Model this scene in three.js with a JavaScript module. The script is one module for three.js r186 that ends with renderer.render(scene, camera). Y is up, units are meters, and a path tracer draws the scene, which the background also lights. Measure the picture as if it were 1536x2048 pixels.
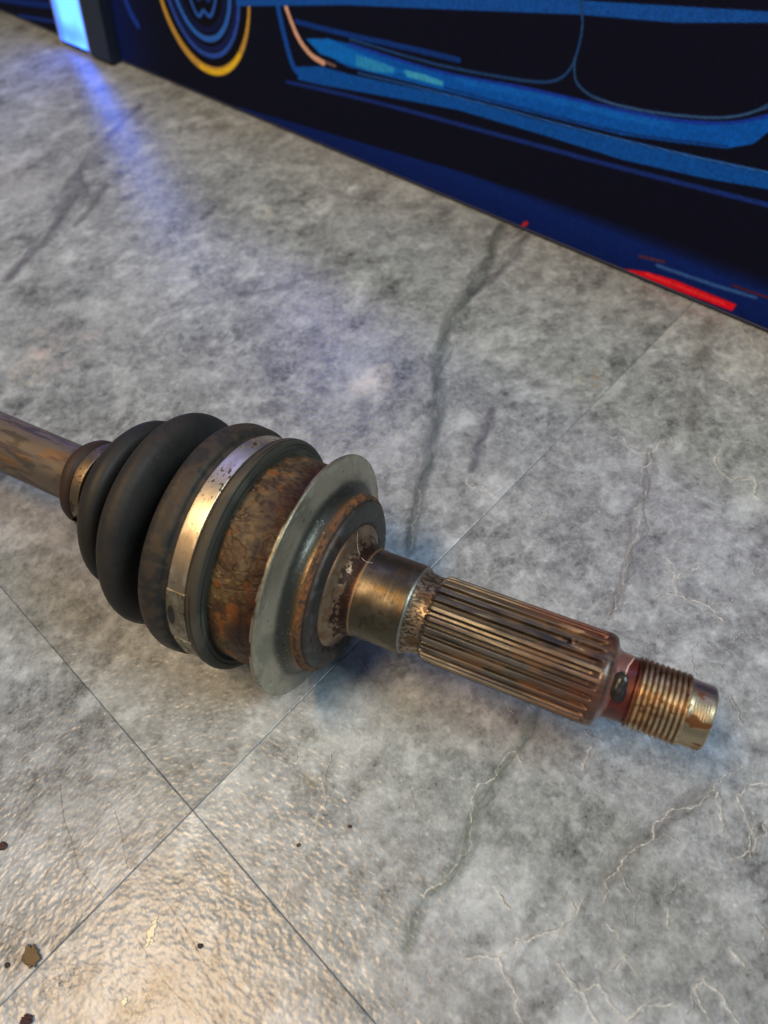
import * as THREE from 'three';
import { mergeGeometries } from 'three/addons/utils/BufferGeometryUtils.js';
import { RectAreaLightUniformsLib } from 'three/addons/lights/RectAreaLightUniformsLib.js';
RectAreaLightUniformsLib.init();

// ---------------------------------------------------------------- camera, lamps, exposure
const scene = new THREE.Scene();
scene.background = new THREE.Color().setRGB(0.11, 0.135, 0.165);          // the dim room around
const CAM = new THREE.Vector3(0, 0.2612, 0), PITCH = 0.953, ROLL = -0.1605;
const camera = new THREE.PerspectiveCamera(71.6, 0.75, 0.02, 20);
{
  const fwd = new THREE.Vector3(0, -Math.sin(PITCH), -Math.cos(PITCH)), u0 = new THREE.Vector3(0, Math.cos(PITCH), -Math.sin(PITCH)), r0 = new THREE.Vector3(1, 0, 0);
  const c = Math.cos(ROLL), s = Math.sin(ROLL);
  const right = r0.clone().multiplyScalar(c).addScaledVector(u0, s), up = r0.clone().multiplyScalar(-s).addScaledVector(u0, c);
  camera.position.copy(CAM);
  camera.quaternion.setFromRotationMatrix(new THREE.Matrix4().makeBasis(right, up, fwd.clone().negate()));
}
camera.focus = 0.262; camera.userData.fStop = 8.5;                          // phone lens, close focus
function panelLight(name, color, intensity, w, h, pos, target) {
  const l = new THREE.RectAreaLight(color, intensity, w, h);
  l.name = name; l.position.set(...pos); l.lookAt(...target); scene.add(l);
  return l;
}
const LIN = (r, g, b) => new THREE.Color().setRGB(r, g, b);
panelLight('warm_batten', LIN(1, 0.66, 0.34), 38, 0.85, 0.36, [-0.80, 2.0, 0.05], [-0.1, 0, -0.05]);
panelLight('cool_panel', LIN(0.80, 0.96, 1), 18, 0.85, 0.85, [1.7, 2.0, 0.6], [0.05, 0, -0.15]);
panelLight('violet_tube', LIN(0.42, 0.38, 1), 8, 0.9, 0.10, [1.0, 1.95, -1.2], [0, 0, -0.1]);
panelLight('violet_lamp', LIN(0.34, 0.36, 1), 32, 0.26, 0.22, [-0.1, 1.9, -2.5], [0, 0, -0.2]);
const renderer = new THREE.WebGLRenderer({ antialias: true });
renderer.setSize(768, 1024);
renderer.toneMapping = THREE.LinearToneMapping; renderer.toneMappingExposure = 1.06;
renderer.shadowMap.enabled = true;

// ---------------------------------------------------------------- helpers
function rng(seed) { let a = seed >>> 0; return () => { a = (a + 0x6D2B79F5) | 0; let t = Math.imul(a ^ (a >>> 15), 1 | a); t = (t + Math.imul(t ^ (t >>> 7), 61 | t)) ^ t; return ((t ^ (t >>> 14)) >>> 0) / 4294967296; }; }
const lerp = (a, b, t) => a + (b - a) * t, clamp = (x, a = 0, b = 1) => (x < a ? a : x > b ? b : x);
const ss = (a, b, x) => { const t = clamp((x - a) / (b - a)); return t * t * (3 - 2 * t); };
const PERM = new Uint8Array(512), VAL = new Float32Array(256);
{ const r = rng(7); const p = [...Array(256).keys()]; for (let i = 255; i > 0; i--) { const j = Math.floor(r() * (i + 1)); [p[i], p[j]] = [p[j], p[i]]; } for (let i = 0; i < 512; i++) PERM[i] = p[i & 255]; for (let i = 0; i < 256; i++) VAL[i] = r(); }
function n3(x, y, z) {                                                       // value noise 0..1
  const xf = Math.floor(x), yf = Math.floor(y), zf = Math.floor(z), X = xf & 255, Y = yf & 255, Z = zf & 255;
  let u = x - xf, v = y - yf, w = z - zf; u = u * u * (3 - 2 * u); v = v * v * (3 - 2 * v); w = w * w * (3 - 2 * w);
  const X1 = (X + 1) & 255, Y1 = (Y + 1) & 255, Z1 = (Z + 1) & 255;
  const h = (a, b, c) => VAL[PERM[PERM[PERM[a] + b] + c]];
  const a0 = h(X, Y, Z), a1 = h(X1, Y, Z), b0 = h(X, Y1, Z), b1 = h(X1, Y1, Z), c0 = h(X, Y, Z1), c1 = h(X1, Y, Z1), d0 = h(X, Y1, Z1), d1 = h(X1, Y1, Z1);
  const p = a0 + (a1 - a0) * u, q = b0 + (b1 - b0) * u, r = c0 + (c1 - c0) * u, s = d0 + (d1 - d0) * u;
  const e = p + (q - p) * v, f = r + (s - r) * v; return e + (f - e) * w;
}
const n2 = (x, y, s = 0) => n3(x, y, s + 0.5);
function fbm(x, y, z, o = 4) { let a = 0.5, t = 0, m = 0; for (let i = 0; i < o; i++) { t += a * n3(x, y, z); m += a; x = x * 2.03 + 11.3; y = y * 2.03 + 5.7; z = z * 2.03 + 3.1; a *= 0.5; } return t / m; }
function cell(x, y, z) {                                                     // distances to the two nearest cell points, id of the nearest
  const X = Math.floor(x), Y = Math.floor(y), Z = Math.floor(z); let f1 = 9, f2 = 9, id = 0;
  for (let i = -1; i < 2; i++) for (let j = -1; j < 2; j++) for (let k = -1; k < 2; k++) {
    const a = X + i, b = Y + j, c = Z + k, h = PERM[PERM[PERM[a & 255] + (b & 255)] + (c & 255)];
    const dx = a + VAL[h] - x, dy = b + VAL[PERM[h + 1]] - y, dz = c + VAL[PERM[h + 2]] - z, d = dx * dx + dy * dy + dz * dz;
    if (d < f1) { f2 = f1; f1 = d; id = h; } else if (d < f2) f2 = d;
  }
  return [Math.sqrt(f1), Math.sqrt(f2), VAL[id]];
}
const toS = (x) => { x = clamp(x); return x <= 0.0031308 ? x * 12.92 : 1.055 * Math.pow(x, 1 / 2.4) - 0.055; };
function dataTex(w, h, data, srgb) {
  const t = new THREE.DataTexture(data, w, h, THREE.RGBAFormat, THREE.UnsignedByteType);
  t.magFilter = THREE.LinearFilter; t.minFilter = THREE.LinearMipmapLinearFilter; t.generateMipmaps = true;
  t.wrapS = t.wrapT = THREE.RepeatWrapping; if (srgb) t.colorSpace = THREE.SRGBColorSpace; t.needsUpdate = true;
  return t;
}
// fn(u, v, out): out.r,g,b are sRGB 0..1 base colour, out.rough, out.metal, out.h (0..1 relief)
function maps(w, h, fn) {
  const c = new Uint8Array(w * h * 4), m = new Uint8Array(w * h * 4), b = new Uint8Array(w * h * 4), o = {};
  for (let j = 0; j < h; j++) for (let i = 0; i < w; i++) {
    o.metal = 0; o.h = 0.5; o.rough = 0.6;
    fn((i + 0.5) / w, (j + 0.5) / h, o);
    const k = (j * w + i) * 4;
    c[k] = clamp(o.r) * 255; c[k + 1] = clamp(o.g) * 255; c[k + 2] = clamp(o.b) * 255; c[k + 3] = 255;
    m[k + 1] = clamp(o.rough) * 255; m[k + 2] = clamp(o.metal) * 255; m[k + 3] = 255;
    b[k] = b[k + 1] = b[k + 2] = clamp(o.h) * 255; b[k + 3] = 255;
  }
  return { map: dataTex(w, h, c, true), mr: dataTex(w, h, m), bump: dataTex(w, h, b) };
}
function mappedMaterial(name, mp, bumpScale, extra = {}) {
  const m = new THREE.MeshPhysicalMaterial({ map: mp.map, roughnessMap: mp.mr, metalnessMap: mp.mr, bumpMap: mp.bump, bumpScale, roughness: 1, metalness: 1, ...extra });
  m.name = name; return m;
}
function mixc(o, r, g, b, t) { o.r = lerp(o.r, r, t); o.g = lerp(o.g, g, t); o.b = lerp(o.b, b, t); }
function obj(name, geo, mat, parent) { const m = new THREE.Mesh(geo, mat); m.name = name; m.castShadow = m.receiveShadow = true; parent.add(m); return m; }

// ---------------------------------------------------------------- floor: vinyl tiles 0.46 x 0.92 m
const U = 0.0445;                                                             // radius of the dust shield
const DIRQ = new THREE.Vector3(0.6356, 0, 0.7720), DIRP = new THREE.Vector3(0.7720, 0, -0.6356);
const floor = new THREE.Group(); floor.name = 'floor'; floor.userData = { kind: 'structure' };
floor.position.set(-0.0845, 0, -0.07);
floor.quaternion.setFromRotationMatrix(new THREE.Matrix4().makeBasis(DIRP, new THREE.Vector3(0, 1, 0), DIRQ)); // local x = p, z = q
scene.add(floor);
const floorPoint = (pmm, qmm, y = 0) => new THREE.Vector3(pmm / 1000, y, qmm / 1000).applyQuaternion(floor.quaternion).add(floor.position);

const DARK = [[[342,-126],[315,-112],[279,-100],[245,-90],[216,-71],[193,-51],[172,-37],[158,-31],[142,-21],[131,-13]],[[343,-107],[305,-99],[280,-99]],[[218,-36],[199,-28],[182,-20]],[[307,-463],[271,-447],[221,-419],[176,-375],[131,-352],[118,-345]],[[221,-384],[195,-367],[179,-360]],[[251,-173],[230,-190],[213,-198],[199,-209]],[[337,14],[308,24],[265,45]],[[242,36],[219,48],[190,58],[171,65],[159,68]],[[108,70],[92,73],[81,73],[63,76],[50,81],[42,81],[35,79],[21,84]],[[125,130],[107,124],[95,121],[78,119]]];
const DARKW = [7, 5, 5, 9, 7, 4, 9, 4, 6, 7], DARKA = [0.62, 0.5, 0.5, 0.5, 0.4, 0.3, 0.28, 0.45, 0.34, 0.3];
const WHITE = [[[139,134],[133,131],[128,130],[125,130],[114,126],[108,123],[102,122],[99,124],[93,121],[87,120],[78,119],[73,122]],[[69,117],[61,117],[56,116],[51,112],[46,108],[42,108],[38,107],[36,104],[30,99]],[[38,107],[36,110],[35,115],[32,118],[30,122]],[[49,121],[48,125],[48,131],[46,134],[45,138]],[[49,131],[51,132],[53,133],[51,139],[51,144]],[[51,144],[58,146],[64,152]],[[71,154],[75,155],[75,159],[73,164],[72,168]],[[71,154],[69,157],[67,161]],[[126,132],[122,135],[115,139]],[[129,137],[125,142],[121,147]],[[129,147],[118,149],[110,145]],[[130,137],[139,143]],[[111,92],[106,93],[103,94]],[[92,73],[90,77]],[[68,126],[67,131]],[[84,138],[80,140]],[[64,135],[63,140]],[[87,157],[86,162]],[[57,133],[64,135]],[[262,60],[255,61],[251,65],[249,71],[256,79],[247,83],[247,85]],[[241,23],[238,26],[239,35],[247,37],[251,38]],[[196,72],[192,77],[184,83]],[[190,79],[195,80],[202,83]],[[177,76],[184,83],[184,88],[187,94],[185,102]],[[308,38],[313,40],[314,45]],[[342,28],[331,39],[327,48]],[[176,-18],[174,-14],[178,-10],[177,-3]],[[38,28],[33,34],[27,36],[21,38]],[[7,43],[1,46]],[[242,36],[219,48],[190,58],[171,65],[159,68]],[[158,-31],[142,-21],[131,-13]],[[92,73],[81,73],[63,76],[50,81],[42,81],[35,79]]];
const SCRATCH = [[[-28,-45],[-34,-32],[-39,-15],[-38,-1]],[[-19,-22],[-23,-11],[-27,-2]],[[-67,-21],[-64,-16],[-61,-10]],[[-24,17],[-26,40],[-22,58]],[[-37,17],[-38,35],[-36,49]]];

// one tile's print: p from p0, q from q0 (mm), drawn at mm-per-pixel res
function tileTex(w, h, p0, q0, mmx, mmy, seed, tone) {
  const data = new Uint8ClampedArray(w * h * 4);
  for (let j = 0; j < h; j++) for (let i = 0; i < w; i++) {
    const p = p0 + (i + 0.5) * mmx, q = q0 + (j + 0.5) * mmy;
    const wx = 14 * (n2(p * 0.02, q * 0.02, seed) - 0.5), wy = 14 * (n2(p * 0.02 + 40, q * 0.02, seed) - 0.5);
    const big = fbm((p + wx) * 0.011, (q + wy) * 0.011, seed, 3) - 0.5;
    const mid = fbm((p + wx) * 0.05, (q - wy) * 0.05, seed + 3, 4) - 0.5;
    const st = fbm((p + q) * 0.05, (p - q) * 0.16, seed + 8, 3) - 0.5;          // streaks
    const fine = n2(p * 0.9, q * 0.9, seed + 5) - 0.5, gr = n2(p * 2.1, q * 2.1, seed + 6) - 0.5;
    const g1 = fbm((p + wx * 0.6) * 0.16, (q + wy * 0.6) * 0.16, seed + 5, 3) - 0.5, rid = Math.abs(fbm((p + wy) * 0.07, (q - wx) * 0.07, seed + 12, 3) - 0.5);
    let v = 0.275 + tone + 0.15 * big + 0.16 * mid + 0.05 * st + 0.18 * g1 + 0.17 * (fbm(p * 0.40 + 3, q * 0.40, seed + 60, 3) - 0.5) + 0.10 * fine + 0.11 * gr;
    v += 0.06 * ss(0.05, 0.0, rid) * ss(0.4, 0.6, n2(p * 0.03, q * 0.03, seed + 14));                                     // pale wisps
    v += 0.13 * ss(0.56, 0.8, fbm((p + wx * 2) * 0.06, (q + wy * 2) * 0.06, seed + 16, 4));
    v -= 0.07 * ss(0.55, 0.78, fbm((p - wy * 2) * 0.035, (q + wx * 2) * 0.06, seed + 20, 4));
    v += 0.09 * ss(0.54, 0.80, fbm((p + wx) * 0.2 + 8, (q + wy) * 0.2, seed + 44, 3)) * ss(0.4, 0.6, n2(p * 0.02, q * 0.02, seed + 45));                // pale flecks
    v -= 0.09 * ss(0.72, 0.84, n2(p * 1.1 + 7, q * 1.1, seed + 70)) * ss(0.4, 0.6, n2(p * 0.08, q * 0.08, seed + 71)); v += 0.10 * ss(0.74, 0.86, n2(p * 0.8 + 17, q * 0.8, seed + 72)) * ss(0.45, 0.6, n2(p * 0.06, q * 0.06, seed + 73));
    v += 0.10 * (fine * gr) + 0.05 * ss(0.70, 0.85, n2(p * 0.5, q * 0.5, seed + 50)) - 0.06 * ss(0.74, 0.88, n2(p * 0.42 + 30, q * 0.42, seed + 51));
    v = Math.max(0.05, v);
    const warm = 0.012 * (n2(p * 0.013, q * 0.013, seed + 9) - 0.4);
    const k = (j * w + i) * 4;
    data[k] = toS((v + warm) * 0.86) * 255; data[k + 1] = toS(v * 1.0) * 255; data[k + 2] = toS((v - warm) * 1.14) * 255; data[k + 3] = 255;
  }
  const cv = document.createElement('canvas'); cv.width = w; cv.height = h;
  const x = cv.getContext('2d');
  const im = x.createImageData(w, h); im.data.set(data); x.putImageData(im, 0, 0);
  const r = rng(seed * 97 + 5);
  const rough = (L, amp) => { let P = L.map((a) => [...a]); for (let k = 0; k < 4; k++) { const Q = []; for (let i = 0; i + 1 < P.length; i++) { const [a, b] = [P[i], P[i + 1]], l = Math.hypot(b[0] - a[0], b[1] - a[1]); Q.push(a, [(a[0] + b[0]) / 2 + (r() - 0.5) * l * amp, (a[1] + b[1]) / 2 + (r() - 0.5) * l * amp]); } Q.push(P[P.length - 1]); P = Q; } return P; };
  const path = (P) => { x.beginPath(); P.forEach(([a, b], i) => (i ? x.lineTo : x.moveTo).call(x, (a - p0) / mmx, (b - q0) / mmy)); x.stroke(); };
  x.lineCap = x.lineJoin = 'round';
  DARK.forEach((L, n) => { for (let k = 0; k < 9; k++) { x.strokeStyle = `rgba(61,65,67,${DARKA[n] * 0.17})`; x.lineWidth = (DARKW[n] * (1 - k * 0.1)) / mmx; path(rough(L, 0.28)); } });
  DARK.forEach((L, n) => { x.strokeStyle = `rgba(52,56,58,${DARKA[n] * 0.5})`; x.lineWidth = 0.8 / mmx; path(rough(L, 0.3)); });
  const flaw = [];                                                           // short chipped ridges of the stone print
  if (seed === 11) for (let k = 0; k < 120; k++) { let a = r() * 260, b = r() * 190, t = r() * 6.28; const L = [[a, b]], n = 2 + Math.floor(r() * 4); for (let i = 0; i < n; i++) { t += (r() - 0.5) * 1.6; const l = 1 + 3.4 * r() * r(); a += Math.cos(t) * l; b += Math.sin(t) * l; L.push([a, b]); } flaw.push(L); }
  flaw.forEach((L) => { const P = rough(L, 0.4), al = 0.15 + 0.65 * r() * r(); for (let i = 0; i + 1 < P.length; i++) { x.strokeStyle = `rgba(70,72,72,${al * 0.3})`; x.lineWidth = 0.5 / mmx; path([[P[i][0] + 0.25, P[i][1] + 0.2], [P[i + 1][0] + 0.25, P[i + 1][1] + 0.2]]); } for (let i = 0; i + 1 < P.length; i++) { x.strokeStyle = `rgba(215,218,216,${al * (0.3 + 0.7 * r())})`; x.lineWidth = (0.1 + 0.35 * r() * r()) / mmx; path([P[i], P[i + 1]]); } });
  WHITE.forEach((L) => {
    for (let k = 0; k < 3; k++) { x.strokeStyle = 'rgba(205,208,206,0.07)'; x.lineWidth = (2.4 - 0.6 * k) / mmx; path(rough(L, 0.45)); }
    { const P = rough(L, 0.3).map(([a, b]) => [a + 0.45, b + 0.35]); x.strokeStyle = 'rgba(66,68,68,0.2)'; x.lineWidth = 0.7 / mmx; path(P); }
    const P = rough(L, 0.38); for (let i = 0; i + 1 < P.length; i++) { x.strokeStyle = `rgba(214,217,214,${0.25 + 0.55 * r()})`; x.lineWidth = (0.12 + 0.48 * r() * r()) / mmx; path([P[i], P[i + 1]]); }
  });
  SCRATCH.forEach((L) => { x.strokeStyle = 'rgba(60,52,45,0.5)'; x.lineWidth = 0.3 / mmx; path(rough(L, 0.06)); });
  const blob = (P, Q, rad, css, n, squash = 1) => { for (let k = 0; k < n; k++) { const a = r() * 6.283, d = Math.pow(r(), 0.7) * rad; x.fillStyle = css; x.beginPath(); x.ellipse((P + Math.cos(a) * d - p0) / mmx, (Q + Math.sin(a) * d * squash - q0) / mmy, (rad * (0.05 + 0.3 * r())) / mmx, (rad * (0.05 + 0.22 * r())) / mmy, r() * 3, 0, 7); x.fill(); } };
  blob(195, -96, 15, 'rgba(206,208,208,0.085)', 80, 0.6); blob(186, -447, 30, 'rgba(200,198,190,0.07)', 40); blob(101, -260, 26, 'rgba(205,196,186,0.08)', 40);
  blob(340, -352, 14, 'rgba(205,203,196,0.08)', 30); blob(266, -260, 9, 'rgba(205,203,196,0.1)', 30); blob(83, -257, 12, 'rgba(214,200,188,0.1)', 30);
  blob(162, -301, 12, 'rgba(60,60,62,0.08)', 40); blob(89, 20, 7, 'rgba(50,55,55,0.12)', 40);
  blob(265, -11, 7, 'rgba(120,102,60,0.13)', 26); blob(35, 25, 3.4, 'rgba(96,74,34,0.12)', 40, 2); blob(-6, 27, 3.5, 'rgba(110,86,50,0.15)', 46, 1.5);
  for (let k = 0; k < 240; k++) { const a = r() * 6.283, d = 7 * Math.pow(r(), 0.8); x.fillStyle = 'rgba(70,58,40,0.7)'; x.fillRect((-45 + Math.cos(a) * d * 1.4 - p0) / mmx, (33 + Math.sin(a) * d * 0.7 - q0) / mmy, 0.3 * (0.4 + r()) / mmx, 0.3 / mmy); }
  for (let k = 0; k < 130; k++) { const a = r() * 6.283, d = 9 * Math.pow(r(), 0.8); x.fillStyle = 'rgba(38,34,34,0.7)'; x.fillRect((-61 + Math.cos(a) * d - p0) / mmx, (9 + Math.sin(a) * d * 0.7 - q0) / mmy, 0.35 * (0.4 + r()) / mmx, 0.35 / mmy); }
  x.strokeStyle = 'rgba(80,68,54,0.22)'; x.lineWidth = 0.7 / mmx; x.beginPath(); x.ellipse((-48 - p0) / mmx, (-19 - q0) / mmy, 4.4 / mmx, 2.3 / mmy, -0.9, 0, 7); x.stroke();
  for (let k = 0; k < 26; k++) { x.strokeStyle = `rgba(70,60,50,${0.05 + 0.12 * r()})`; x.lineWidth = (0.15 + 0.2 * r()) / mmx; const a = p0 + r() * w * mmx, b = q0 + r() * h * mmy, t = r() * 6.28, l = 10 + 40 * r(); path(rough([[a, b], [a + Math.cos(t) * l, b + Math.sin(t) * l]], 0.12)); }
  const px = x.getImageData(0, 0, w, h).data;
  return dataTex(w, h, new Uint8Array(px.buffer.slice(0)), true);
}
// embossed relief, repeats every 0.256 m
function embossTex() {
  const N = 1024, d = new Uint8Array(N * N * 4);
  const tile = (x, y, fx, fy, s) => {                                         // periodic value noise
    const X = x * fx, Y = y * fy, a = Math.floor(X), b = Math.floor(Y); let u = X - a, v = Y - b; u = u * u * (3 - 2 * u); v = v * v * (3 - 2 * v);
    const h = (i, j) => VAL[PERM[PERM[(((i % fx) + fx) % fx) & 255] + ((((j % fy) + fy) % fy) & 255) + s]];
    return lerp(lerp(h(a, b), h(a + 1, b), u), lerp(h(a, b + 1), h(a + 1, b + 1), u), v);
  };
  for (let j = 0; j < N; j++) for (let i = 0; i < N; i++) {
    const x = i / N, y = j / N;
    const wy = y + 0.012 * (tile(x, y, 14, 20, 9) - 0.5);
    let h = 0.56 * tile(x, wy, 104, 168, 1) + 0.30 * tile(x, wy, 170, 250, 2) + 0.14 * tile(x, y, 250, 250, 4);
    h *= 0.55 + 0.75 * tile(x, y, 9, 9, 6);
    const k = (j * N + i) * 4; d[k] = d[k + 1] = d[k + 2] = clamp(h * 0.95) * 255; d[k + 3] = 255;
  }
  return d;
}
const EMB = embossTex();
function tileMaterial(tex, turn, tone) {
  const b = dataTex(1024, 1024, EMB); b.repeat.set(1 / 0.2, 1 / 0.2); b.rotation = turn;
  const m = new THREE.MeshPhysicalMaterial({ map: tex, roughness: 0.30, bumpMap: b, bumpScale: 0.00022, specularIntensity: 1 });
  m.name = 'grey stone print vinyl ' + tone; return m;
}
const TP = 0.4575, TQ = 0.915;
const tT = tileTex(1024, 2048, 0, -915, 0.4468, 0.4468, 3, -0.005);
const tR = tileTex(2048, 2048, 0, 0, 0.2234, 0.2234, 11, 0.015);
const tL = tileTex(1024, 1024, -228.75, -228.75, 0.2234, 0.2234, 23, -0.01);
const tB = tileTex(1024, 1024, -228.75, 0, 0.2234, 0.2234, 37, 0.02);
const tileKinds = [
  { tex: tT, p: 0, q: -TQ, u: (p, q) => [p / TP, (q + TQ) / TQ], turn: 0.55 },
  { tex: tR, p: 0, q: 0, u: (p, q) => [p / TP, q / TP], turn: 1.35 },
  { tex: tL, p: -TP, q: -TQ, u: (p, q) => [(p + 0.22875) / 0.22875, (q + 0.22875) / 0.22875], turn: -0.15 },
  { tex: tB, p: -TP, q: 0, u: (p, q) => [(p + 0.22875) / 0.22875, q / 0.22875], turn: 1.25 },
];
function tileGeo(k) {
  const g = 0.00009, c = 0.0003, t = 0.003, x0 = k.p + g, x1 = k.p + TP - g, z0 = k.q + g, z1 = k.q + TQ - g;
  const pos = [], uv = [], idx = [];
  const ring = (e, y) => [[x0 + e, y, z0 + e], [x1 - e, y, z0 + e], [x1 - e, y, z1 - e], [x0 + e, y, z1 - e]];
  const quad = (a, b, c2, d) => { const n = pos.length / 3; for (const v of [a, b, c2, d]) { pos.push(...v); uv.push(...k.u(v[0], v[2])); } idx.push(n, n + 2, n + 1, n, n + 3, n + 2); };
  const A = ring(c, 0), B = ring(0, -c * 0.7), C = ring(0, -t);
  quad(...A);
  for (let i = 0; i < 4; i++) { const j = (i + 1) % 4; quad(A[j], A[i], B[i], B[j]); quad(B[j], B[i], C[i], C[j]); }
  const geo = new THREE.BufferGeometry();
  geo.setAttribute('position', new THREE.Float32BufferAttribute(pos, 3)); geo.setAttribute('uv', new THREE.Float32BufferAttribute(uv, 2));
  geo.setIndex(idx); geo.computeVertexNormals();
  // bump is laid in metres: second uv set is not needed, uv of the print is scaled below
  const uv1 = []; for (let i = 0; i < pos.length; i += 3) uv1.push(pos[i], pos[i + 2]);
  geo.setAttribute('uv1', new THREE.Float32BufferAttribute(uv1, 2));
  return geo;
}
const tileMats = tileKinds.map((k, i) => { const m = tileMaterial(k.tex, k.turn, i); m.bumpMap.channel = 1; return m; });
const tileGeos = tileKinds.map(tileGeo);
let tileN = 0;
for (let a = -1; a <= 1; a++) for (let b = -1; b <= 0; b++) tileKinds.forEach((k, i) => {
  const m = obj(tileN ? 'tile_' + String(tileN).padStart(3, '0') : 'tile', tileGeos[i], tileMats[i], floor); tileN++;
  m.position.set(a * 2 * TP, 0, b * 2 * TQ);
});
{ const g = new THREE.BoxGeometry(3.2, 0.02, 5.2); g.translate(0, -0.0135, -0.6);
  const m = new THREE.MeshStandardMaterial({ color: LIN(0.03, 0.028, 0.025), roughness: 0.95 }); m.name = 'dark adhesive and grime'; obj('subfloor', g, m, floor); }

// ---------------------------------------------------------------- printed display panel behind
const panelFrame = new THREE.Matrix4().makeBasis(new THREE.Vector3(0.63561, 0, 0.77201), new THREE.Vector3(0.16051, 0.97815, -0.13215), new THREE.Vector3(-0.75514, 0.20791, 0.62172));
const PANEL_POS = new THREE.Vector3(-0.18288, 0.0008, -0.73364);
function panelThing(name, label, category) {
  const g = new THREE.Group(); g.name = name; g.userData = { label, category }; g.position.copy(PANEL_POS); g.quaternion.setFromRotationMatrix(panelFrame); scene.add(g); return g;
}
const PA0 = -500, PA1 = 900, PB1 = 230;
function panelPrint() {
  const W = 2048, H = Math.round((W * PB1) / (PA1 - PA0)), k = W / (PA1 - PA0), cv = document.createElement('canvas'); cv.width = W; cv.height = H;
  const x = cv.getContext('2d'), X = (a) => (a - PA0) * k, Y = (b) => H - b * k;
  const move = (P) => { x.beginPath(); P.forEach(([a, b], i) => { if (!i) x.moveTo(X(a), Y(b)); else if (i < P.length - 1) { const [c, d] = P[i + 1]; x.quadraticCurveTo(X(a), Y(b), X((a + c) / 2), Y((b + d) / 2)); } else x.lineTo(X(a), Y(b)); }); };
  const line = (P, css, w) => { move(P); x.strokeStyle = css; x.lineWidth = w * k; x.stroke(); };
  const band = (up, dn, css) => { x.beginPath(); up.forEach(([a, b], i) => (i ? x.lineTo : x.moveTo).call(x, X(a), Y(b))); [...dn].reverse().forEach(([a, b]) => x.lineTo(X(a), Y(b))); x.closePath(); x.fillStyle = css; x.fill(); };
  x.lineCap = x.lineJoin = 'round';
  x.fillStyle = '#090e28'; x.fillRect(0, 0, W, H);
  // upper body and windows above the frame
  band([[200, 215], [335, 228], [470, 228], [470, 170], [215, 160]], [[215, 158]], '#1f4ca8'); band([[482, 228], [610, 229], [760, 220], [780, 178], [482, 170]], [[482, 168]], '#1f4ca8');
  let g;                                                                   // navy ground along the bottom
  g = x.createLinearGradient(0, Y(26), 0, Y(0)); g.addColorStop(0, 'rgba(9,24,84,0)'); g.addColorStop(0.35, 'rgba(8,40,128,0.95)'); g.addColorStop(1, 'rgba(6,32,108,1)');
  band([[190, 2], [313, 11], [409, 18], [488, 22], [555, 25], [603, 28], [900, 40]], [[190, -2], [900, -2]], g);
  for (const [a, b, w, c] of [[-185, 10, 5, '#0e2f8a'], [-150, 2, 3, '#15379a']]) line([[a, b], [a + 60, b + 6], [a + 120, b + 14]], c, w);
  line([[-320, 30], [-160, 34], [-55, 30]], '#0d2a80', 6); line([[-320, 60], [-150, 58], [-55, 50]], '#1240a0', 4);
  g = x.createLinearGradient(X(20), 0, X(110), 0); g.addColorStop(0, 'rgba(16,40,130,0.95)'); g.addColorStop(1, 'rgba(10,20,60,0)'); x.fillStyle = g; x.fillRect(X(30), Y(90), 90 * k, 90 * k);
  line([[46, 70], [54, 44], [66, 33]], '#173fae', 6);
  // wheel
  const wc = [158, 78], ell = (rx, css, w, fill) => { x.beginPath(); x.ellipse(X(wc[0]), Y(wc[1]), rx * k, (rx * 1.06) * k, 0, 0, 7); if (fill) { x.fillStyle = fill; x.fill(); } if (css) { x.strokeStyle = css; x.lineWidth = w * k; x.stroke(); } };
  ell(57.5, null, 0, '#c9a24a'); x.beginPath(); x.ellipse(X(wc[0] + 0.5), Y(wc[1] + 2.2), 54.6 * k, 57 * k, 0, 0, 7); x.fillStyle = '#070a18'; x.fill();
  x.beginPath(); x.ellipse(X(wc[0]), Y(wc[1]), 55.6 * k, 58.6 * k, 0, 0.75, 1.75); x.strokeStyle = '#f4cf30'; x.lineWidth = 3.6 * k; x.stroke();
  ell(45, '#2c56c8', 3.4); ell(41, '#16246a', 3); ell(35, '#2f6fe0', 4); ell(29.5, '#101b52', 4);
  line([[134, 92], [142, 70], [148, 57], [154, 53], [160, 60], [166, 55], [172, 60], [180, 76], [186, 92]], '#2a67dc', 2.6); line([[140, 96], [147, 74], [154, 62], [161, 70], [168, 63], [176, 80], [180, 96]], '#173a96', 2);
  ell(5, '#3b7cf0', 2, '#0d1440');
  // front wing edge and the pale stroke
  line([[238, 110], [243, 79], [248, 63], [256, 44], [262, 40], [286, 41]], '#1052c0', 4.6);
  line([[243, 110], [250, 80], [257, 69], [264, 60], [276, 53], [288, 51.5]], '#e6b8a6', 3.4); line([[276, 53], [299, 52]], 'rgba(230,184,166,0.5)', 2);
  line([[262, 70], [301, 71], [354, 74], [400, 76]], '#0c3c9a', 3);
  // bands along the sill
  band([[200, 72], [311, 92], [470, 116], [471, 115.5], [558, 126], [760, 150]], [[200, 68], [311, 87], [376, 96], [470, 109.6], [520, 115], [559, 122], [760, 138]], '#1258c4');
  band([[290, 66], [312, 67], [358, 66.5], [401, 68], [439, 72], [473, 74], [506, 75.5], [535, 78], [560, 83], [574, 90], [586, 104]], [[300, 55], [312, 54], [348, 56], [402, 59], [459, 62], [509, 65], [538, 69], [562, 73], [573, 78], [578, 85], [590, 104]], '#0560d8');
  line([[312, 67], [358, 66.5], [401, 68], [439, 72], [473, 74], [506, 75.5], [535, 78], [560, 83], [574, 90]], '#163ec0', 1.6);
  line([[400, 66], [439, 69], [473, 71.5], [506, 73], [533, 75.5]], '#0c6ce6', 3.2);
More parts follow.
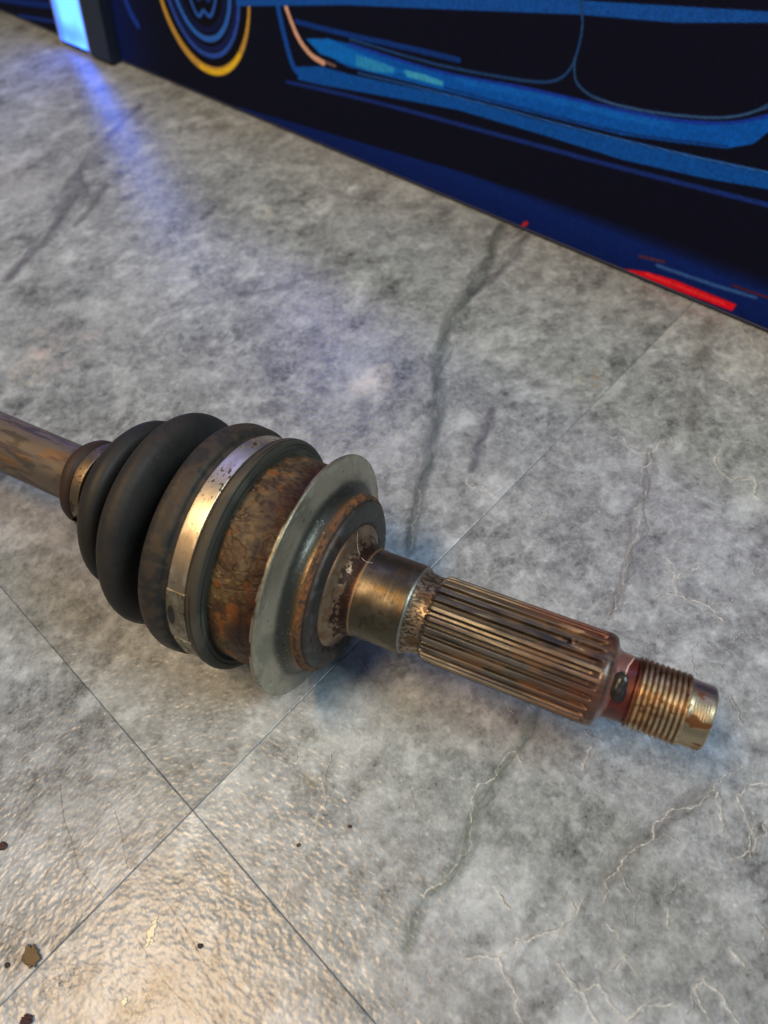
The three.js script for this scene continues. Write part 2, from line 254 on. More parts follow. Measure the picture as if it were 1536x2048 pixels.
  band([[271, 62], [292, 66], [317, 64], [352, 62], [391, 63.5]], [[285, 56], [317, 55.5], [334, 55.5], [350, 58], [356, 61], [362, 58.6], [391, 60]], '#0a78f0');
  band([[318, 62], [334, 62.5], [352, 62]], [[318, 56], [334, 56.2], [350, 59]], '#2b9af0'); band([[359, 62.5], [374, 63.5], [390, 63]], [[362, 59.5], [376, 60], [390, 60.6]], '#3fb2f5');
  band([[262, 44], [286, 49], [312, 50], [402, 57.5], [460, 59.5], [510, 62.5], [554, 65.5], [585, 68.5], [760, 80]], [[262, 36], [286, 38], [312, 41], [403, 51], [462, 53], [513, 54], [557, 58], [587, 62], [760, 72]], '#0a58c4');
  line([[250, 32], [312, 38], [425, 45], [514, 50], [590, 56], [760, 68]], '#16338c', 2.4);
  line([[320, 52.5], [402, 58], [460, 60.2], [510, 63], [554, 66], [585, 69]], '#2f74dc', 0.9); line([[392, 60], [459, 63], [509, 66], [538, 70], [562, 74]], '#0a3f9c', 1.2);
  // door seams
  line([[466, 140], [469, 116], [473.5, 107], [474, 99], [473, 88], [467, 80.5], [455, 76.5], [420, 73], [380, 70], [312, 69.5]], '#1e4a8c', 1.5);
  line([[473, 92], [474, 85], [478, 80.5], [487, 77.4], [505, 77], [534, 80], [559, 85], [573, 93], [584, 110]], '#24508c', 1.4);
  line([[487, 77.4], [505, 77], [534, 80], [559, 85], [573, 93]], '#3a62a0', 0.8);
  // tail lights on the wet ground
  band([[531, 1], [545, 4.6], [562, 6.4], [596, 6.6]], [[531, 0.4], [562, 1.2], [595, 2.4]], '#e8122c'); line([[545, 3.4], [590, 4.6]], '#ff3b46', 1.2);
  line([[462, 2], [464, 4]], '#c2262a', 2.5); line([[538, 11], [552, 13]], '#58304a', 1.6); line([[549, 10], [575, 11], [603, 13.5]], '#3560b0', 1.8); line([[590, 15], [640, 17]], '#5c2238', 1.2);
  // coarse weave of the fabric
  const im = x.getImageData(0, 0, W, H), d = im.data, r = rng(5);
  for (let j = 0; j < H; j++) for (let i = 0; i < W; i++) { const f = 1 + 0.22 * (n2(i * 0.5, j * 0.5, 2) - 0.5) + 0.14 * (r() - 0.5), a = 5 * (r() - 0.35) * n2(i * 0.012, j * 0.02, 8), o = (j * W + i) * 4; d[o] = d[o] * f + a; d[o + 1] = d[o + 1] * f + a; d[o + 2] = d[o + 2] * f + a; }
  const out = new Uint8Array(W * H * 4); for (let j = 0; j < H; j++) out.set(d.subarray((H - 1 - j) * W * 4, (H - j) * W * 4), j * W * 4);
  return dataTex(W, H, out, true);
}
const panel = panelThing('display_panel', 'dark blue leaning display panel printed with a car in side view, standing behind the axle', 'display panel');
{
  const front = new THREE.PlaneGeometry((PA1 - PA0) / 1000, PB1 / 1000); front.translate((PA0 + PA1) / 2000, PB1 / 2000, 0.0006);
  const m = new THREE.MeshPhysicalMaterial({ map: panelPrint(), roughness: 0.7, specularIntensity: 0.25 }); m.name = 'printed display fabric';
  const b = new THREE.BoxGeometry((PA1 - PA0) / 1000, PB1 / 1000, 0.012); b.translate((PA0 + PA1) / 2000, PB1 / 2000, -0.006);
  const bm = new THREE.MeshStandardMaterial({ color: LIN(0.012, 0.018, 0.05), roughness: 0.7 }); bm.name = 'navy panel board';
  obj('backing_board', b, bm, panel); obj('print', front, m, panel);
  const hem = new THREE.CylinderGeometry(0.0008, 0.0008, (PA1 - PA0) / 1000, 10); hem.rotateZ(Math.PI / 2); hem.translate((PA0 + PA1) / 2000, 0.0004, 0.0006);
  const hm = new THREE.MeshStandardMaterial({ color: LIN(0.012, 0.02, 0.06), roughness: 0.6 }); hm.name = 'dark hem'; obj('hem', hem, hm, panel);
}
// lit blue post in front of the panel
const post = panelThing('light_post', 'glowing pale blue upright strip with dark frame, at the far end of the panel', 'light strip');
{
  const H = 0.23, box = (x0, x1, y0, y1, z0, z1) => { const g = new THREE.BoxGeometry(x1 - x0, y1 - y0, z1 - z0); g.translate((x0 + x1) / 2, (y0 + y1) / 2, (z0 + z1) / 2); return g; };
  const dm = new THREE.MeshStandardMaterial({ color: LIN(0.02, 0.032, 0.06), roughness: 0.45, metalness: 0.3 }); dm.name = 'dark slate frame';
  obj('dark_frame', box(0.0, 0.031, 0, H, 0.001, 0.012), dm, post);
  obj('housing', box(-0.0515, -0.0002, 0, H, 0.001, 0.010), dm, post);
  const w = 64, h = 512, d = new Uint8Array(w * h * 4);
  for (let j = 0; j < h; j++) for (let i = 0; i < w; i++) { const u = i / w, v = j / h, n = fbm(u * 3, v * 26, 4.2, 3), e = ss(0.04, 0.2, u) * ss(1, 0.86, u); let s = lerp(0.72, 1, e) * (0.86 + 0.28 * n); const dark = ss(0.055, 0.0, Math.hypot((u - 0.33) * 0.06, (v - 0.035) * 1)) ; s *= 1 - 0.35 * dark; const k = (j * w + i) * 4; s = Math.min(1, s); d[k] = 56 * s; d[k + 1] = 104 * s; d[k + 2] = 255 * s; d[k + 3] = 255; }
  const t = dataTex(w, h, d, true);
  const lm = new THREE.MeshPhysicalMaterial({ color: LIN(0.05, 0.2, 0.5), emissive: LIN(1, 1, 1), emissiveMap: t, emissiveIntensity: 6, roughness: 0.35 }); lm.name = 'lit blue diffuser';
  const f = new THREE.PlaneGeometry(0.047, H - 0.004); f.translate(-0.0258, H / 2, 0.0112); obj('lit_diffuser', f, lm, post);
  const em = new THREE.MeshStandardMaterial({ color: LIN(0.55, 0.68, 0.8), roughness: 0.3, metalness: 0.6 }); em.name = 'pale aluminium edge';
  obj('edge_strip', box(-0.0515, -0.0493, 0, H, 0.0102, 0.0125), em, post); obj('edge_strip', box(-0.0022, -0.0002, 0, H, 0.0102, 0.0125), em, post);
  const l = new THREE.RectAreaLight(LIN(0.08, 0.2, 1), 1.5, 0.046, H - 0.01); l.name = 'strip_light'; l.position.set(-0.0258, H / 2, 0.0135); l.rotation.y = Math.PI; post.add(l);
}

// ---------------------------------------------------------------- the drive axle
const AXPOS = new THREE.Vector3(-0.02517, 0.0003, -0.13076), PSI = Math.atan2(0.53891, 0.84233);
const axle = new THREE.Group(); axle.name = 'drive_axle'; axle.position.copy(AXPOS); axle.rotation.y = -PSI;
axle.userData = { label: 'rusty drive axle with black rubber boot, dust shield and splined end, lying on grey floor', category: 'drive axle' };
scene.add(axle);
// the joint bends a little behind the cup: offsets of the centre line, in units
const bendY = (t) => 1 + (t < -0.9 ? -0.02 * (t + 0.9) : 0), bendZ = (t) => (t < -0.9 ? 0.042 * (t + 0.9) : 0);
// surface of revolution: profile [[t, r], ...] in units, vertices displaced by dr(t, theta); u = theta / 2 pi from the bottom, v along the profile
function revolve(profile, N = 128, dr = null, th0 = 0, th1 = Math.PI * 2) {
  const M = profile.length, pos = new Float32Array(M * (N + 1) * 3), uv = new Float32Array(M * (N + 1) * 2), nor = new Float32Array(M * (N + 1) * 3), idx = [];
  const len = [0]; for (let i = 1; i < M; i++) len.push(len[i - 1] + Math.hypot(profile[i][0] - profile[i - 1][0], profile[i][1] - profile[i - 1][1]));
  const full = th1 - th0 > 6.28, at = (i, j, o) => { const th = th0 + ((th1 - th0) * j) / N + Math.PI; let [t, r] = profile[i]; if (dr) r += dr(t, th, r); o[0] = t * U; o[1] = (bendY(t) + r * Math.cos(th)) * U; o[2] = (bendZ(t) + r * Math.sin(th)) * U; return o; };
  for (let i = 0; i < M; i++) for (let j = 0; j <= N; j++) { const k = i * (N + 1) + j, o = at(i, j, [0, 0, 0]); pos.set(o, k * 3); uv[k * 2] = j / N; uv[k * 2 + 1] = len[i] / len[M - 1]; }
  for (let i = 0; i + 1 < M; i++) for (let j = 0; j < N; j++) { const a = i * (N + 1) + j, b = a + 1, c = a + N + 1, d = c + 1; idx.push(a, b, c, b, d, c); }
  const P = (i, j) => { if (full) j = (j + N) % N; else j = clamp(j, 0, N); i = clamp(i, 0, M - 1); const k = (i * (N + 1) + j) * 3; return [pos[k], pos[k + 1], pos[k + 2]]; };
  for (let i = 0; i < M; i++) for (let j = 0; j <= N; j++) {
    const a = P(i + 1, j), b = P(i - 1, j), c = P(i, j + 1), d = P(i, j - 1), x = [a[0] - b[0], a[1] - b[1], a[2] - b[2]], y = [c[0] - d[0], c[1] - d[1], c[2] - d[2]];
    let n = [y[1] * x[2] - y[2] * x[1], y[2] * x[0] - y[0] * x[2], y[0] * x[1] - y[1] * x[0]]; const l = Math.hypot(...n) || 1; n = n.map((v) => v / l); nor.set(n, (i * (N + 1) + j) * 3);
  }
  const g = new THREE.BufferGeometry(); g.setAttribute('position', new THREE.BufferAttribute(pos, 3)); g.setAttribute('normal', new THREE.BufferAttribute(nor, 3)); g.setAttribute('uv', new THREE.BufferAttribute(uv, 2)); g.setIndex(idx);
  return g;
}
// smooth curve through [t, r] knots, n samples per span
function curve(K, n = 10) {
  const c = new THREE.CatmullRomCurve3(K.map(([a, b]) => new THREE.Vector3(a, b, 0)), false, 'centripetal');
  return c.getPoints((K.length - 1) * n).map((v) => [v.x, v.y]);
}
// straight pieces with rounded corners, samples along each
function poly(K, n = 6) { const o = []; for (let i = 0; i + 1 < K.length; i++) for (let k = 0; k < n; k++) o.push([lerp(K[i][0], K[i + 1][0], k / n), lerp(K[i][1], K[i + 1][1], k / n)]); o.push(K[K.length - 1]); return o; }
const TH = (u) => (u * 2 - 1) * Math.PI;                                      // theta: 0 on top, + towards the viewer
const cyl = (u, r) => [r * Math.cos(TH(u)), r * Math.sin(TH(u))];

// shaft
{
  const mp = maps(512, 512, (u, v, o) => {
    const [a, b] = cyl(u, 1), x = v * 10, n = fbm(a * 1.6, b * 1.6, x * 0.9, 5), m = fbm(a * 4 + 9, b * 4, x * 2.2, 4), th = TH(u);
    o.r = 0.43; o.g = 0.385; o.b = 0.325; mixc(o, 0.37, 0.345, 0.32, ss(0.4, 0.6, n));
    mixc(o, 0.52, 0.35, 0.19, 0.6 * ss(0.52, 0.66, m) * ss(0.35, 0.6, n + 0.1)); mixc(o, 0.26, 0.235, 0.26, 0.7 * ss(0.55, 0.64, fbm(a * 2.2, b * 2.2 + 7, x * 1.3, 4)));
    mixc(o, 0.2, 0.18, 0.16, 0.5 * ss(0.55, 0.7, fbm(a * 5, b * 5 + 20, x * 4, 4)));
    o.metal = 0.4; o.rough = 0.42 + 0.2 * m; o.h = 0.5 + 0.3 * (m - 0.5);
  });
  obj('shaft', revolve(poly([[-9.2, 0.0], [-9.2, 0.25], [-9.18, 0.263], [-2.6, 0.263], [-2.0, 0.265]], 24), 72), mappedMaterial('stained steel shaft', mp, 0.0002), axle);
}
// rubber boot: small collar, two full bellows, wide end lip
const boot = (() => {
  const mp = maps(1024, 512, (u, v, o) => {
    const [a, b] = cyl(u, 3), x = v * 9, n = fbm(a, b, x, 4), m = fbm(a * 6, b * 6, x * 6, 3), sp = n3(a * 30, b * 30, x * 22);
    o.r = 0.135; o.g = 0.135; o.b = 0.135; mixc(o, 0.18, 0.165, 0.148, 0.55 * ss(0.0, 0.35, v) * ss(0.45, 0.85, v + 0.25) * ss(0.42, 0.62, n)); mixc(o, 0.12, 0.12, 0.12, 0.5 * ss(0.5, 0.65, m)); mixc(o, 0.22, 0.15, 0.11, 0.7 * ss(0.14, 0.05, v)); mixc(o, 0.29, 0.24, 0.18, 0.5 * ss(0.82, 0.9, v) * ss(0.4, 0.6, m));
    mixc(o, 0.42, 0.38, 0.32, 0.35 * ss(0.86, 0.95, sp));
    o.rough = 0.52 + 0.18 * n; o.h = 0.5 + 0.35 * (m - 0.5) + 0.2 * (sp - 0.5);
  });
  const K = [[-2.42, 0.285], [-2.43, 0.36], [-2.40, 0.39], [-2.34, 0.395], [-2.31, 0.375], [-2.30, 0.365], [-2.15, 0.365], [-2.135, 0.378], [-2.10, 0.40], [-2.06, 0.42], [-2.02, 0.48], [-1.97, 0.585], [-1.90, 0.68], [-1.83, 0.735], [-1.765, 0.75], [-1.71, 0.725], [-1.675, 0.65], [-1.652, 0.52], [-1.625, 0.45], [-1.59, 0.46], [-1.565, 0.60], [-1.545, 0.74], [-1.505, 0.865], [-1.445, 0.92], [-1.38, 0.932], [-1.32, 0.905], [-1.275, 0.83], [-1.245, 0.70], [-1.215, 0.53], [-1.17, 0.46], [-1.11, 0.46], [-1.07, 0.55], [-1.045, 0.72], [-1.03, 0.88], [-1.00, 0.965], [-0.95, 0.992], [-0.90, 0.99], [-0.835, 0.982], [-0.815, 0.968], [-0.795, 0.935], [-0.775, 0.925]];
  const wob = (t, th, r) => 0.006 * Math.sin(3 * th + t * 2) + 0.004 * Math.sin(5 * th - 3 * t);
  const m = mappedMaterial('dusty black rubber', mp, 0.00012, { specularIntensity: 0.7 });
  const b = obj('rubber_boot', revolve(curve([...K, [-0.70, 0.925], [-0.585, 0.925]], 7), 160, wob), m, axle);
  // outer lip beyond the clamp, grooved by wear
  const mp2 = maps(1024, 128, (u, v, o) => {
    const [a, c] = cyl(u, 3), n = fbm(a, c, v * 2, 4), ln = n3(a * 0.7, c * 0.7, v * 26), f = fbm(a * 5, c * 5, v * 20, 3);
    o.r = 0.235; o.g = 0.23; o.b = 0.205; mixc(o, 0.32, 0.315, 0.28, ss(0.45, 0.62, n) * 0.7); mixc(o, 0.33, 0.27, 0.2, 0.5 * ss(0.25, 0.0, v)); mixc(o, 0.12, 0.12, 0.11, 0.85 * ss(0.6, 0.75, ln)); mixc(o, 0.36, 0.25, 0.13, 0.35 * ss(0.55, 0.7, f) * ss(0.5, 0.3, v));
    o.rough = 0.55 + 0.2 * n; o.h = 0.5 + 0.5 * (ln - 0.5) + 0.3 * (f - 0.5);
  });
  const lip = curve([[-0.592, 0.92], [-0.588, 0.955], [-0.572, 0.975], [-0.55, 0.98], [-0.515, 0.982], [-0.49, 0.972], [-0.474, 0.945], [-0.468, 0.905], [-0.472, 0.86], [-0.474, 0.82]], 8);
  obj('boot_lip', revolve(lip, 160, (t, th) => 0.003 * Math.sin(3 * th) + 0.002 * Math.sin(7 * th + 1)), mappedMaterial('worn rubber lip', mp2, 0.0004, { specularIntensity: 0.6 }), b);
  return b;
})();
// clamps
{
  const metal = (seed, base) => maps(1024, 128, (u, v, o) => {
    const [a, b] = cyl(u, 3), x = v * 1.2 + seed, n = fbm(a * 1.2, b * 1.2, x, 4), sp = fbm(a * 8, b * 8, x * 7, 3), sp2 = n3(a * 17, b * 17, x * 16), reg = n3(a * 0.9, b * 0.9, seed), th = TH(u) * 57.3;
    o.r = base; o.g = base * 0.985; o.b = base * 0.95; mixc(o, 0.55, 0.5, 0.45, 0.6 * ss(0.45, 0.65, n));
    mixc(o, 0.12, 0.1, 0.08, 0.85 * ss(0.60, 0.70, sp) * ss(0.35, 0.6, reg)); mixc(o, 0.1, 0.08, 0.07, 0.8 * ss(0.87, 0.92, sp2) * ss(0.3, 0.6, sp));
    mixc(o, 0.24, 0.25, 0.26, 0.75 * ss(1, 0.75, Math.hypot((th - 66) / 9, (v - 0.3) / 0.22)));
    o.metal = 1 - 0.8 * ss(0.58, 0.7, sp) * ss(0.35, 0.6, reg); o.rough = 0.30 + 0.25 * n; o.h = 0.5 + 0.3 * (sp - 0.5);
  });
  const bandM = mappedMaterial('speckled stainless clamp band', metal(2.3, 0.86), 0.00008, { color: LIN(1, 0.92, 0.76) });
  const band = poly([[-0.752, 0.93], [-0.752, 0.947], [-0.745, 0.953], [-0.605, 0.953], [-0.598, 0.947], [-0.598, 0.93]], 3);
  const clampBand = obj('large_clamp', revolve(band, 160, (t, th) => 0.002 * Math.sin(9 * th) + 0.003 * Math.sin(2 * th)), bandM, axle);
  // overlapping tail of the band with its slotted end; theta measured from the bottom in revolve
  const arc = (t0, t1, r, d0, d1, h) => { const a = ((d0 + 180) * Math.PI) / 180, b = ((d1 + 180) * Math.PI) / 180; return revolve(poly([[t0, r - 0.01], [t0, r + h - 0.003], [t0 + 0.006, r + h], [t1 - 0.006, r + h], [t1, r + h - 0.003], [t1, r - 0.01]], 3), 80, (t, th) => -(h + 0.004) * (1 - ss(0, 0.006, Math.min(th - Math.PI - a, b - th + Math.PI))), a, b); };
  const dull = mappedMaterial('dull clamp steel', maps(256, 128, (u, v, o) => { const n = fbm(u * 6, v * 4, 3.3, 4), s = fbm(u * 22, v * 16, 5.1, 3); o.r = 0.60; o.g = 0.585; o.b = 0.52; mixc(o, 0.42, 0.4, 0.33, 0.7 * ss(0.4, 0.65, n)); mixc(o, 0.2, 0.21, 0.22, 0.85 * ss(1, 0.72, Math.hypot((u - 0.48) / 0.22, (v - 0.3) / 0.2))); mixc(o, 0.16, 0.12, 0.08, 0.7 * ss(0.66, 0.76, s)); o.metal = 0.85; o.rough = 0.42 + 0.2 * n; o.h = 0.5 + 0.3 * (s - 0.5); }), 0.0001);
  obj('clamp_tail', arc(-0.757, -0.594, 0.953, 53, 81, 0.009), dull, clampBand);
  obj('clamp_tab', arc(-0.752, -0.683, 0.953, 82.5, 100, 0.007), dull, clampBand);
  obj('clamp_tab', arc(-0.676, -0.597, 0.953, 83.5, 100, 0.006), dull, clampBand);
  const small = obj('small_clamp', revolve(poly([[-2.275, 0.36], [-2.275, 0.392], [-2.268, 0.398], [-2.18, 0.398], [-2.172, 0.392], [-2.172, 0.36]], 3), 96), mappedMaterial('small clamp steel', metal(8.1, 0.56), 0.00006, { color: LIN(0.9, 0.72, 0.52) }), axle);
  obj('clamp_ear', revolve(poly([[-2.262, 0.39], [-2.258, 0.425], [-2.245, 0.435], [-2.2, 0.435], [-2.188, 0.425], [-2.184, 0.39]], 3), 20, null, (262 * Math.PI) / 180, (292 * Math.PI) / 180), small.material, small);
}
// rusty joint housing
{
  const H = (a, b, x) => {
    const w = 0.5 * fbm(a * 4, b * 4, x * 4, 3), c = cell(a * 6 + w * 3, b * 6 + w * 3, x * 5 + w), plate = fbm(a * 3.2 + 3, b * 3.2, x * 3.2, 3), gone = ss(0.50, 0.56, fbm(a * 5 + w, b * 5, x * 5 + w + 7, 4) + 0.10 * (c[2] - 0.5));
    return { n: fbm(a * 3.5, b * 3.5, x * 3.5, 5), crack: ss(0.05, 0.01, c[1] - c[0]) * ss(0.5, 0.58, plate), id: c[2], f: fbm(a * 13, b * 13, x * 13, 4), g: fbm(a * 34, b * 34, x * 34, 2), gone };
  };
  const mp = maps(1536, 384, (u, v, o) => {
    const t = v, [a, b] = cyl(u, 0.9), q = H(a, b, t * 0.95), big = fbm(a * 1.5 + 4, b * 1.5, t * 1.6, 3), e = Math.abs(q.gone - 0.5) < 0.42 ? 1 : 0;
    o.r = 0.30; o.g = 0.25; o.b = 0.18; mixc(o, 0.40, 0.35, 0.27, 0.7 * ss(0.45, 0.62, q.f)); mixc(o, 0.17, 0.125, 0.085, 0.85 * ss(0.45, 0.6, q.g)); mixc(o, 0.40, 0.33, 0.2, 0.6 * ss(0.46, 0.62, big));
    mixc(o, 0.24, 0.165, 0.10, 0.7 * q.gone); mixc(o, 0.52, 0.31, 0.11, 0.7 * ss(0.52, 0.64, q.f) * ss(0.46, 0.58, q.g + 0.5 * (big - 0.4))); mixc(o, 0.11, 0.08, 0.06, 0.16 * e * ss(0.52, 0.62, q.g + 0.1));
    mixc(o, 0.17, 0.095, 0.05, 0.88 * ss(0.26, 0.44, t + 0.28 * (q.n - 0.5))); mixc(o, 0.36, 0.18, 0.06, 0.5 * ss(0.52, 0.68, q.f) * ss(0.25, 0.5, t));
    mixc(o, 0.10, 0.07, 0.055, 0.18 * q.crack); mixc(o, 0.14, 0.11, 0.09, 0.6 * ss(0.58, 0.72, fbm(a * 6 + 3, b * 6, t * 5, 4))); mixc(o, 0.55, 0.52, 0.47, 0.5 * ss(0.7, 0.8, q.g) * ss(0.3, 0.2, t)); mixc(o, 0.13, 0.14, 0.13, 0.8 * ss(0.05, 0.02, t + 0.04 * (q.f - 0.5)));
    o.metal = 0.2; o.rough = 0.42 + 0.4 * q.f; o.h = clamp(0.35 + 0.35 * (q.n - 0.5) + 0.22 * (q.f - 0.5) + 0.26 * (q.g - 0.5) + 0.06 * q.id * (1 - q.gone) - 0.14 * q.gone - 0.1 * q.crack + 0.2);
  });
  const disp = (t, th, r) => { const a = 0.9 * Math.cos(th), b = 0.9 * Math.sin(th), n = fbm(a * 3.5, b * 3.5, t * 3.5, 3), f = fbm(a * 11, b * 11, t * 11, 3); return r > 0.6 ? 0.035 * (n - 0.5) + 0.018 * (f - 0.5) : 0; };
  obj('joint_housing', revolve(curve([[-0.60, 0.855], [-0.40, 0.858], [-0.28, 0.856], [-0.22, 0.846], [-0.19, 0.835], [-0.12, 0.832], [-0.06, 0.81], [-0.025, 0.70], [-0.02, 0.5], [-0.02, 0.35]], 14), 320, disp), mappedMaterial('flaking rusted steel', mp, 0.0012), axle);
}
// pressed steel dust shield
{
  const mp = maps(1024, 256, (u, v, o) => {
    const [a, b] = cyl(u, 1), n = fbm(a * 3, b * 3, v * 3, 4), f = fbm(a * 14, b * 14, v * 14, 3), sp = n3(a * 46, b * 46, v * 40), sp2 = n3(a * 20 + 7, b * 20, v * 22), wear = fbm(a * 7, b * 7, 3.3, 3);
    o.r = 0.62; o.g = 0.595; o.b = 0.53; mixc(o, 0.52, 0.505, 0.45, ss(0.4, 0.62, n)); mixc(o, 0.68, 0.68, 0.61, 0.6 * ss(0.5, 0.64, f) * ss(0.5, 0.2, v));
    mixc(o, 0.2, 0.21, 0.20, 0.8 * ss(0.55, 0.70, v + 0.04 * (n - 0.5)) * ss(1.0, 0.9, v)); mixc(o, 0.36, 0.26, 0.14, 0.7 * ss(0.86, 0.96, v + 0.1 * (f - 0.5)));  // dark band paints the neck's shade and dark reflection; rust at its inner edge
    mixc(o, 0.78, 0.78, 0.74, 0.6 * ss(0.86, 0.93, sp) * ss(0.25, 0.55, v)); mixc(o, 0.12, 0.1, 0.08, 0.7 * ss(0.9, 0.95, sp2));
    const rim = ss(0.085, 0.065, v); mixc(o, 0.9, 0.87, 0.8, rim * 0.9); mixc(o, 0.14, 0.09, 0.06, rim * ss(0.52, 0.66, wear)); mixc(o, 0.33, 0.30, 0.20, 0.5 * ss(0.03, 0.06, v) * ss(0.11, 0.07, v));
    o.metal = 0.75 - 0.3 * ss(0.8, 1, v); o.rough = 0.27 + 0.16 * n + 0.12 * sp; o.h = 0.5 + 0.35 * (sp - 0.5) + 0.3 * (f - 0.5);
  });
  const P = [...curve([[-0.022, 0.62], [-0.022, 0.80], [-0.022, 0.97]], 4), ...curve([[-0.022, 0.985], [-0.018, 0.998], [-0.004, 1.003], [0.010, 0.998], [0.016, 0.984]], 3), ...curve([[0.016, 0.972], [0.022, 0.93], [0.034, 0.88], [0.046, 0.84], [0.062, 0.806], [0.082, 0.775], [0.11, 0.75], [0.145, 0.735], [0.178, 0.73]], 8)];
  // keep v running over the visible face only
  const back = P.slice(0, 9), face = P.slice(9);
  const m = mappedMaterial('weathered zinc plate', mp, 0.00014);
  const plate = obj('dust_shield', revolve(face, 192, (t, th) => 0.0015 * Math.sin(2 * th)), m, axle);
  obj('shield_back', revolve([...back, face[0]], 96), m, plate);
  const rm = mappedMaterial('orange rust ring', maps(1024, 64, (u, v, o) => { const [a, b] = cyl(u, 1), n = fbm(a * 8, b * 8, v, 4), f = fbm(a * 24, b * 24, v * 6, 3); o.r = 0.38; o.g = 0.255; o.b = 0.16; mixc(o, 0.29, 0.215, 0.15, ss(0.42, 0.62, n)); mixc(o, 0.16, 0.12, 0.10, 0.9 * ss(0.55, 0.66, f)); mixc(o, 0.52, 0.31, 0.15, 0.5 * ss(0.6, 0.75, n3(a * 14, b * 14, v))); o.rough = 0.75; o.metal = 0.1; o.h = 0.5 + 0.8 * (f - 0.5); }), 0.0005);
  obj('seal_ring', revolve(poly([[0.170, 0.734], [0.182, 0.731], [0.202, 0.722], [0.213, 0.712], [0.216, 0.698], [0.21, 0.684]], 4), 192, (t, th) => 0.004 * (n3(Math.cos(th) * 9 + 20, Math.sin(th) * 9 + 20, t * 30) - 0.5)), rm, axle);
}
// dark shoulder and polished flange face
{
  const dk = mappedMaterial('blackened shoulder', maps(1024, 128, (u, v, o) => { const [a, b] = cyl(u, 1), n = fbm(a * 3, b * 3, v * 2, 4), f = fbm(a * 10, b * 10, v * 5, 4); o.r = 0.23; o.g = 0.22; o.b = 0.21; mixc(o, 0.33, 0.26, 0.22, 0.8 * ss(0.45, 0.62, n)); mixc(o, 0.33, 0.34, 0.37, 0.6 * ss(0.58, 0.7, f)); mixc(o, 0.05, 0.05, 0.06, 0.7 * ss(0.58, 0.42, f) * ss(0.5, 0.7, n)); mixc(o, 0.40, 0.2, 0.16, 0.5 * ss(0.12, 0.0, v)); o.rough = 0.4 + 0.3 * f; o.metal = 0.4; o.h = 0.5 + 0.5 * (f - 0.5); }), 0.0003);
  obj('shoulder', revolve(curve([[0.195, 0.692], [0.215, 0.688], [0.238, 0.675], [0.25, 0.645], [0.252, 0.58], [0.25, 0.54], [0.243, 0.518], [0.236, 0.508]], 6), 160), dk, axle);
  const fl = mappedMaterial('half polished flange', maps(1024, 256, (u, v, o) => {
    const [a, b] = cyl(u, 1), n = fbm(a * 7, b * 7, v * 5, 5), m = fbm(a * 13, b * 13, v * 9, 4), g = fbm(a * 2, b * 2, v, 3);
    o.r = 0.54; o.g = 0.46; o.b = 0.375; mixc(o, 0.46, 0.38, 0.31, ss(0.4, 0.6, g)); mixc(o, 0.42, 0.27, 0.17, 0.5 * ss(0.5, 0.65, n)); const mott = ss(0.47, 0.53, m) * ss(0.3, 0.5, v + 0.15 * (n - 0.5)) * ss(0.98, 0.8, v);
    mixc(o, 0.2, 0.14, 0.12, 0.9 * mott); mixc(o, 0.2, 0.13, 0.10, 0.85 * ss(0.6, 0.72, v + 0.16 * (m - 0.5)) * ss(1.0, 0.88, v)); mixc(o, 0.42, 0.26, 0.24, 0.8 * ss(0.05, 0.0, v)); mixc(o, 0.6, 0.5, 0.38, 0.7 * ss(0.9, 0.98, v + 0.1 * (n - 0.5)));
    o.metal = 0.75; o.rough = 0.36 + 0.2 * n + 0.1 * mott; o.h = 0.6 - 0.25 * mott + 0.2 * (n - 0.5);
  }), 0.00025);
  obj('flange_face', revolve(curve([[0.236, 0.508], [0.245, 0.503], [0.258, 0.488], [0.275, 0.455], [0.298, 0.42], [0.33, 0.39], [0.37, 0.368], [0.42, 0.357]], 7), 160), fl, axle);
}
